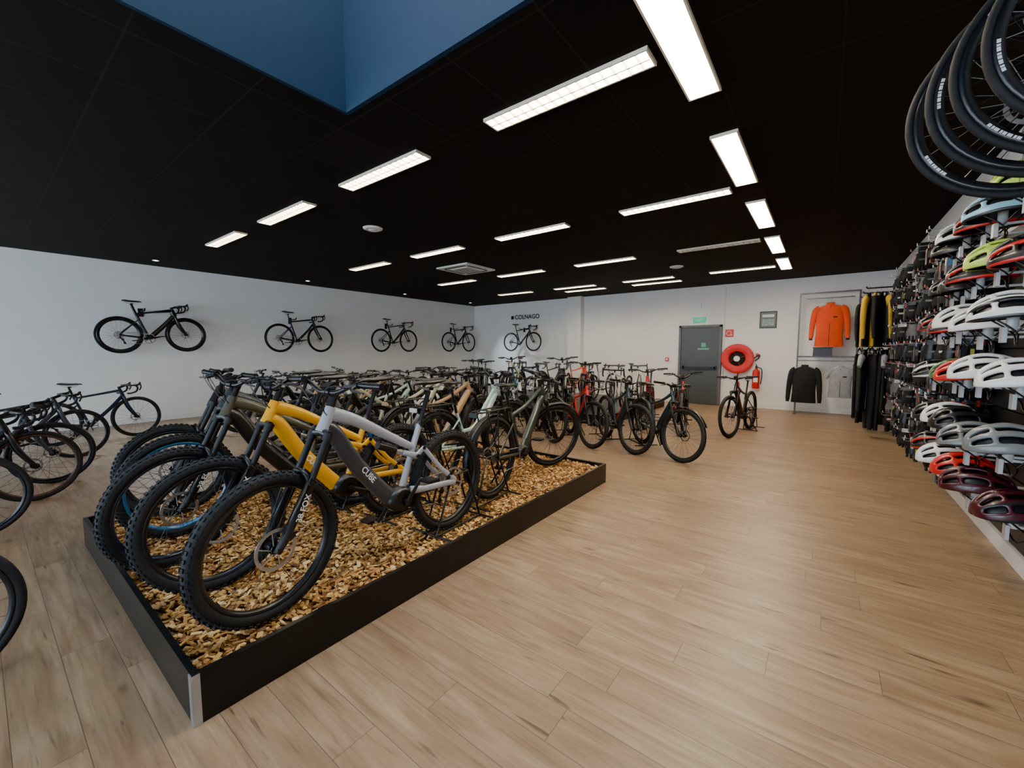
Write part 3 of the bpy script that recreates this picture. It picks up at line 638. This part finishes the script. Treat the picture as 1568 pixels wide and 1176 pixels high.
# ------------------------------------------------------------------ garments
M_cb=nmat('cloth_black',(.013,.013,.015),.9,var=.2,bump=.3,scale=8)
M_co=nmat('cloth_orange',(.66,.06,.008),.85,var=.08,bump=.4,scale=6)
M_cg=nmat('cloth_grey',(.30,.30,.32),.85,var=.15,bump=.3)
M_cy=nmat('cloth_mustard',(.6,.34,.02),.85,var=.1)
M_cbl=nmat('cloth_blue',(.02,.09,.3),.85)
def jacket(H=.72,W=.46,sl=.62,mats=None,zip_=True,short=False,D=.1):
    m=MB(); rings=[]
    for t,w,dd in((0,.50,.9),(.04,.5,1.),(.3,.47,1.),(.6,.48,1.1),(.8,.5,1.),(.92,.46,.8),(.97,.28,.6),(1.,.15,.55),(1.05,.14,.5)):
        ring=[]
        for k in range(24):
            a=2*pi*k/24; wr=1+.10*math.sin(5*a+t*9)+.07*math.sin(9*a-t*5)
            ring.append((W*w*math.cos(a),D*dd*.55*math.sin(a)*wr,-H*(1-t)))
        rings.append(ring)
    m.loft(rings,0,caps=False)
    for s in(-1,1):
        L=.22 if short else sl
        pts=cr([(s*W*.36,0,-.06*H/.7),(s*W*.50,0,-.14),(s*W*(.6 if not short else .66),.0,-.14-L*.45),(s*W*.64,-.015,-.14-L)][:3 if short else 4],5)
        m.tube(pts,[(.05,.075),(.045,.07),(.04,.055),(.03,.04)],1 if D<.09 else 0,n=12,ref=(0,1,0))
        if not short: m.tube([pts[-1],pts[-1]+V((0,0,-.04))],[(.026,.035)]*2,1,n=10,ref=(0,1,0))
    if zip_: m.tube([(0,-D*.55,-H*.98),(0,-D*.6,-H*.5),(0,-D*.4,-.02)],.005,1,n=4)
    m.box((W*.18,-D*.57,-H*.3),(.07,.004,.03),1)
    m.tube(cr([(0,0,.03),(.0,0,.1),(.025,0,.13),(.02,0,.16),(-.01,0,.15)],4),.003,2,n=5)
    m.tube([(-W*.36,0,-.03),(0,0,.05),(W*.36,0,-.03)],.006,2,n=6)
    return m.mesh('garment',mats)
def trousers(H=1.1,W=.38,mats=None):
    m=MB()
    def ring(cx,w,d,z): return [(cx+w*math.cos(2*pi*k/14),d*math.sin(2*pi*k/14)*(1+.1*math.sin(3*2*pi*k/14+z*9)),z) for k in range(14)]
    m.loft([ring(0,W*.42,.03,-.04),ring(0,W*.44,.04,-.1),ring(0,W*.5,.05,-.24),ring(0,W*.5,.05,-.30)],0,caps=False)
    for s in(-1,1):
        m.loft([ring(s*W*.25,W*.26,.05,-.24),ring(s*W*.25,W*.25,.045,-.34),ring(s*W*.24,W*.2,.04,-.34-(H-.34)*.5),ring(s*W*.22,W*.13,.03,-H)],0)
        m.tube([(s*W*.3,0,-.06),(s*W*.12,0,.06),(0,0,.08)],[(.004,.015)]*3,0,n=6)
    m.tube([(-W*.4,0,-.03),(0,0,.05),(W*.4,0,-.03)],.006,2,n=6)
    m.tube(cr([(0,0,.03),(.0,0,.1),(.025,0,.13),(.02,0,.16),(-.01,0,.15)],4),.003,2,n=5)
    return m.mesh('garment_trousers',mats)
rk=MB(); W_,Hh=1.08,2.84
for sx in(-1,1):
    rk.box((sx*W_/2,0,Hh/2),(.035,.03,Hh)); rk.box((sx*W_/2,0,.012),(.05,.4,.024))
for z in(Hh-.015,1.36): rk.box((0,0,z),(W_,.03,.035))
rk.box((0,-.1,2.69),(.9,.02,.02)); 
for sx in(-.4,.4): rk.box((sx,-.05,2.7),(.015,.1,.015)); rk.box((sx,-.05,1.28),(.015,.1,.015))
rk.box((0,-.1,1.27),(1.06,.02,.02))
rack=obj('clothing_display_rack',rk.mesh('rack',[nmat('rack_steel',(.10,.10,.10),.4,.5)]),(.02,11.93,0))
obj('orange_cycling_jacket',jacket(.95,.52,.62,[M_co,M_cb,M_metal],D=.12),(.05,11.83,2.54))
obj('black_cycling_jacket',jacket(.85,.48,.66,[M_cb,M_cb,M_metal],D=.12),(-.36,11.82,1.13))
obj('grey_jersey',jacket(.68,.42,.3,[M_cg,M_cb,M_metal],short=True,D=.12),(.30,11.82,1.12))
sb=MB(); sb.box((0,0,.09),(.36,.2,.18),0,taper=.96); sb.box((0,0,.19),(.37,.21,.02),1); obj('shoe_box',sb.mesh('shoebox',[M_part,nmat('cardboard',(.06,.06,.06),.7)]),(-.05,11.93,1.378))
rl=MB()
for z in (2.56,1.60):
    for y in(9.35,10.1,10.85):
        rl.tube([(XR-.01,y,z),(.52,y,z)],.012,0); rl.box((XR-.012,y,z),(.02,.05,.12),0); rl.tube([(.52,y,z),(.51,y,z+.03)],.014,0)
obj('garment_rail',rl.mesh('rail',[M_part]))
gs=[jacket(.86,.44,.55,[a,b_,M_metal],D=.085) for a,b_ in((M_cb,M_cy),(M_cy,M_cb),(M_cb,M_cb),(M_cbl,M_cb))]
gt=[trousers(1.32,.38,[M_cb,M_cb,M_metal]),jacket(1.0,.4,.3,[M_cb,M_cg,M_metal],short=True,D=.085)]
pat=(0,1,2,0,2,3,1)
for yi,y in enumerate((9.35,10.1,10.85)):
    for i in range(7):
        obj('hanging_jersey',gs[pat[(i+yi)%7]],(.55+.078*i,y,2.43),(0,0,pi/2+random.uniform(-.35,.35)))
        if i<6: obj('hanging_trousers' if (i+yi)%3 else 'hanging_jersey',gt[0 if (i+yi)%3 else 1],(.55+.09*i,y,1.47),(0,0,pi/2+random.uniform(-.4,.4)))

# ------------------------------------------------------------------ right wall panel, accessories, helmets
M_panel=nmat('dark_slat_panel',(.025,.025,.027),.5)
pn=MB()
for k in range(15):
    pn.box((XR-.03,(2.2+9.2)/2,.20+.155*k),(.03,7.0,.145),0)
pn.box((XR-.0085,(2.2+9.2)/2,1.29),(.015,7.0,2.33),0)
obj('slatwall_panel',pn.mesh('panel',[M_panel]))
mats_acc=[M_cb,nmat('pack_grey',(.10,.10,.10),.5),nmat('pack_white',(.65,.65,.65),.5),M_part,nmat('pack_blue',(.05,.2,.4),.5),nmat('pack_red',(.45,.03,.02),.5),M_metal,nmat('pack_yellow',(.5,.5,.05),.5)]
acc=MB()
def glove(m,p,mat,s=1):
    x,y,z=p; w=.055*s
    m.M=Matrix.Translation(p)@Matrix.Rotation(random.uniform(-.6,.3),4,'Z')
    m.loft([[ (a*w*k,b_*.016,zz) for a,b_ in((-1,-.6),(0,-1),(1,-.6),(1,.6),(0,1),(-1,.6))] for zz,k in((0,.7),(-.05,.75),(-.09,1.),(-.14,.95))],mat)
    for i in range(4): m.tube([(-w*.72+i*w*.48,0,-.13),(-w*.75+i*w*.5,0,-.18-.012*(1 if i in(1,2) else 0))],.012,mat,n=6)
    m.tube([(w*.8,0,-.08),(w*1.4,0,-.13)],.013,mat,n=6)
    m.box((0,-.017,-.07),(.05,.003,.02),2 if random.random()<.3 else 1); m.box((0,.0,.02),(.07,.004,.05),random.choice((0,2,3,1,3)))
    m.M=None
for zi in range(9):
    z=2.60-.265*zi; y=5.1 if zi not in (0,) else 5.6
    while y<9.0:
        L=random.uniform(.18,.34); 
        acc.tube([(XR-.04,y,z+.045),(XR-.05-L-.04,y,z+.045),(XR-.05-L-.05,y,z+.06)],.004,6,n=5)
        acc.box((XR-.055-L-.05,y,z+.065),(.004,.035,.028),random.choice((2,2,5)))
        kind=random.random(); n=random.randint(3,5); cm=random.choice((0,0,0,0,3,1,3))
        for q in range(n):
            p=(XR-.09-L*q/n,y,z+.02)
            if kind<.6: glove(acc,p,cm,1.2)
            else:
                acc.box((p[0],y,z-.08),(.03,random.uniform(.08,.13),.17),random.choice((3,3,1,3,0,3)),Matrix.Rotation(random.uniform(-.1,.1),3,'X')); acc.box((p[0],y-.0,z+.03),(.004,.09,.06),random.choice((2,1,3,4,5,3)))
                acc.box((p[0]-.017,y,z-.06),(.002,.05,.05),random.choice((2,1,3,4,7,5)))
                acc.box((p[0],y-.067,z-.06),(.024,.002,.07),random.choice((2,1,3,4,7,1)))
        y+=random.uniform(.14,.19)
obj('hanging_gloves_and_accessories',acc.mesh('accessories',mats_acc))
def helmet():
    m=MB(); nu,nv=20,23; P=[]
    for i in range(nu+1):
        a=pi*i/nu
        for j in range(nv+1):
            b_=-pi/2*1.02+pi*1.02*j/nv
            x=math.cos(a); rr=max(math.sin(a),.0)**.75
            y=rr*math.sin(b_); z=rr*math.cos(b_)
            P.append((x*.148,y*.105,z*.128+(-.02*max(0,-x)) ))
    F=[];F2=[]
    vent={3,4,7,8,11,14,15,18,19}
    for i in range(nu):
        for j in range(nv):
            f=(i*(nv+1)+j,i*(nv+1)+j+1,(i+1)*(nv+1)+j+1,(i+1)*(nv+1)+j)
            seg=(3<=i<=6) or (8<=i<=11) or (13<=i<=16)
            if j in vent and seg: continue
            F.append(f)
            F2.append(1 if (j in(0,nv-1,5,17) ) else 0)
    m.v=P; m.f=F; m.m=F2; m.sm=[True]*len(F)
    Q=[(p[0]*.86,p[1]*.84,p[2]*.82) for p in P]; FI=[(i*(nv+1)+j,i*(nv+1)+j+1,(i+1)*(nv+1)+j+1,(i+1)*(nv+1)+j) for i in range(nu) for j in range(nv)]
    m2=MB(); m2.add(Q,FI,1)
    for s in(-1,1): m2.tube(cr([(.06,s*.085,0),(.0,s*.075,-.07),(-.0,s*.02,-.12),(0,0,-.125)],4),.004,1,n=5); m2.tube([(-.07,s*.08,0),(.0,s*.075,-.07)],.004,1,n=5)
    return m,m2
hs,hi_=helmet()
HM={k:[nmat('helmet_'+k,c,.35,coat=.25),M_part,M_white] for k,c in {'white':(.75,.75,.75),'black':(.015,.015,.017),'grey':(.16,.175,.18),'red':(.55,.012,.01),'maroon':(.05,.006,.012),'sky':(.25,.55,.75),'green':(.08,.16,.05),'blue':(.03,.08,.2),'lime':(.5,.7,.1)}.items()}
me_sh=hs.mesh('helmet_shell',HM['white']); me_in=hi_.mesh('helmet_inner',HM['white'])
pg=MB(); pg.tube([(0,0,-.02),(0,0,-.1)],.012,0,n=10); pg.rev([(.0001,.0),(.04,-.004),(.045,-.015),(.03,-.017)],(0,0,0),0,n=20,closed=False,ax='Z'); pg.box((.09,0,-.09),(.2,.014,.012),0); 
pg.box((-.015,0,-.12),(.01,.04,.07),0)
me_pg=pg.mesh('helmet_peg',[nmat('clear_plastic_peg',(.5,.5,.5),.3)])
def put_helmet(col,y,z,x=.80,yaw=0,s=1.0,acc_=None):
    e=bpy.data.objects.new('bicycle_helmet',None); COL.objects.link(e); e.location=(x,y,z); e.scale=(s,)*3
    a=obj('shell',me_sh,rot=(0,.12,pi+yaw),parent=e)
    a.material_slots[0].link='OBJECT'; a.material_slots[0].material=HM[col][0]
    a.material_slots[1].link='OBJECT'; a.material_slots[1].material=HM[acc_][0] if acc_ else M_part
    md=a.modifiers.new('thick','SOLIDIFY'); md.thickness=.016; md.offset=-1
    md=a.modifiers.new('sub','SUBSURF'); md.levels=1; md.render_levels=1
    obj('inner_padding',me_in,rot=(0,.12,pi+yaw),parent=e)
    p=obj('display_peg',me_pg,(0,0,.04),parent=e); p.scale=((XR-.05-x)/.19/s,1,1)
rows=[(2.30,.80,['lime','sky','black','white','black']),(1.98,.80,['black','lime','black','black','black']),(1.66,.76,['white','white','white','black','black']),
      (1.32,.80,['white','white','red','green','black']),(.96,.78,['grey','grey','black','white','black']),(.66,.80,['maroon','maroon','red','white','black'])]
for z,x0,cs in rows:
    for i,c in enumerate(cs):
        put_helmet(c,3.25+.41*i,z+random.uniform(-.03,.03),x=x0+random.uniform(-.03,.03),yaw=random.uniform(-.3,.3),s=1.12,acc_=random.choice(['black',c]) if c!='black' else random.choice(['white','black','red','black']))
sp_=MB(); sp_.box((0,0,0),(.14,.18,.28),0,taper=.9); sp_.tube([(.05,0,0),(.12,0,0)],.015,0); sp_.rev([(.0001,-.072),(.05,-.075),(.06,-.07)],(0,0,-.03),0,n=16,closed=False,ax='X')
obj('wall_speaker',sp_.mesh('speaker',[M_part]),(XR-.12,8.2,2.86))

# hanging wheels
hw=MB()
for i,(x,y,z) in enumerate(((.70,2.06,2.49),(.645,2.16,2.46),(.60,2.26,2.435),(.56,2.37,2.405))):
    w=MB(); wheel(w,(0,0,0),.345,.0135,.03,nsp=24,disc=.07,decal=4,sr=.0016,smat=ME if i in(0,3) else BK)
    hw.M=Matrix.Translation((x,y,z))@Matrix.Rotation(.9*i,4,'Y')
    o=len(hw.v); hw.v.extend([tuple(hw.M@V(p)) for p in w.v]); hw.f.extend([tuple(k+o for k in f) for f in w.f]); hw.m.extend(w.m); hw.sm.extend(w.sm)
    hw.M=None
    hw.tube([(x,y,z+.27),(x,y,CEIL-.03)],.004,BK,n=5)
    hw.tube(cr([(x,y,z+.33),(x+.02,y,z+.27),(x,y,z+.24),(x-.02,y,z+.27)],3),.005,BK,n=5)
hw.tube([(.74,1.96,CEIL-.03),(.545,2.5,CEIL-.03)],.02,BK,n=8)
hw.tube([(.72,2.01,CEIL-.03),(.72,2.01,CEIL)],.015,BK,n=8); hw.tube([(.56,2.45,CEIL-.03),(.56,2.45,CEIL)],.015,BK,n=8)
obj('hanging_bicycle_wheels',hw.mesh('hanging_wheels',bmats('black','black')))

# ------------------------------------------------------------------ world, camera
w=bpy.data.worlds.new('World'); sc.world=w; w.use_nodes=True; nt=w.node_tree; bg=nt.nodes['Background']
bg.inputs['Color'].default_value=(.66,.82,1,1); bg.inputs['Strength'].default_value=12.
cam=bpy.data.cameras.new('camera'); co=bpy.data.objects.new('camera',cam); COL.objects.link(co)
cam.sensor_width=36; cam.lens=14.46; cam.clip_start=.05; co.location=(0,0,1.5); co.rotation_euler=(math.radians(90-4.63),0,math.radians(37.2))
sc.camera=co
try:
    sc.view_settings.view_transform='AgX'; sc.view_settings.look='AgX - Punchy'; sc.view_settings.exposure=.5
except Exception as ex_: print(ex_)
print('VERTS',sum(len(o.data.vertices) for o in bpy.data.objects if o.type=='MESH'))
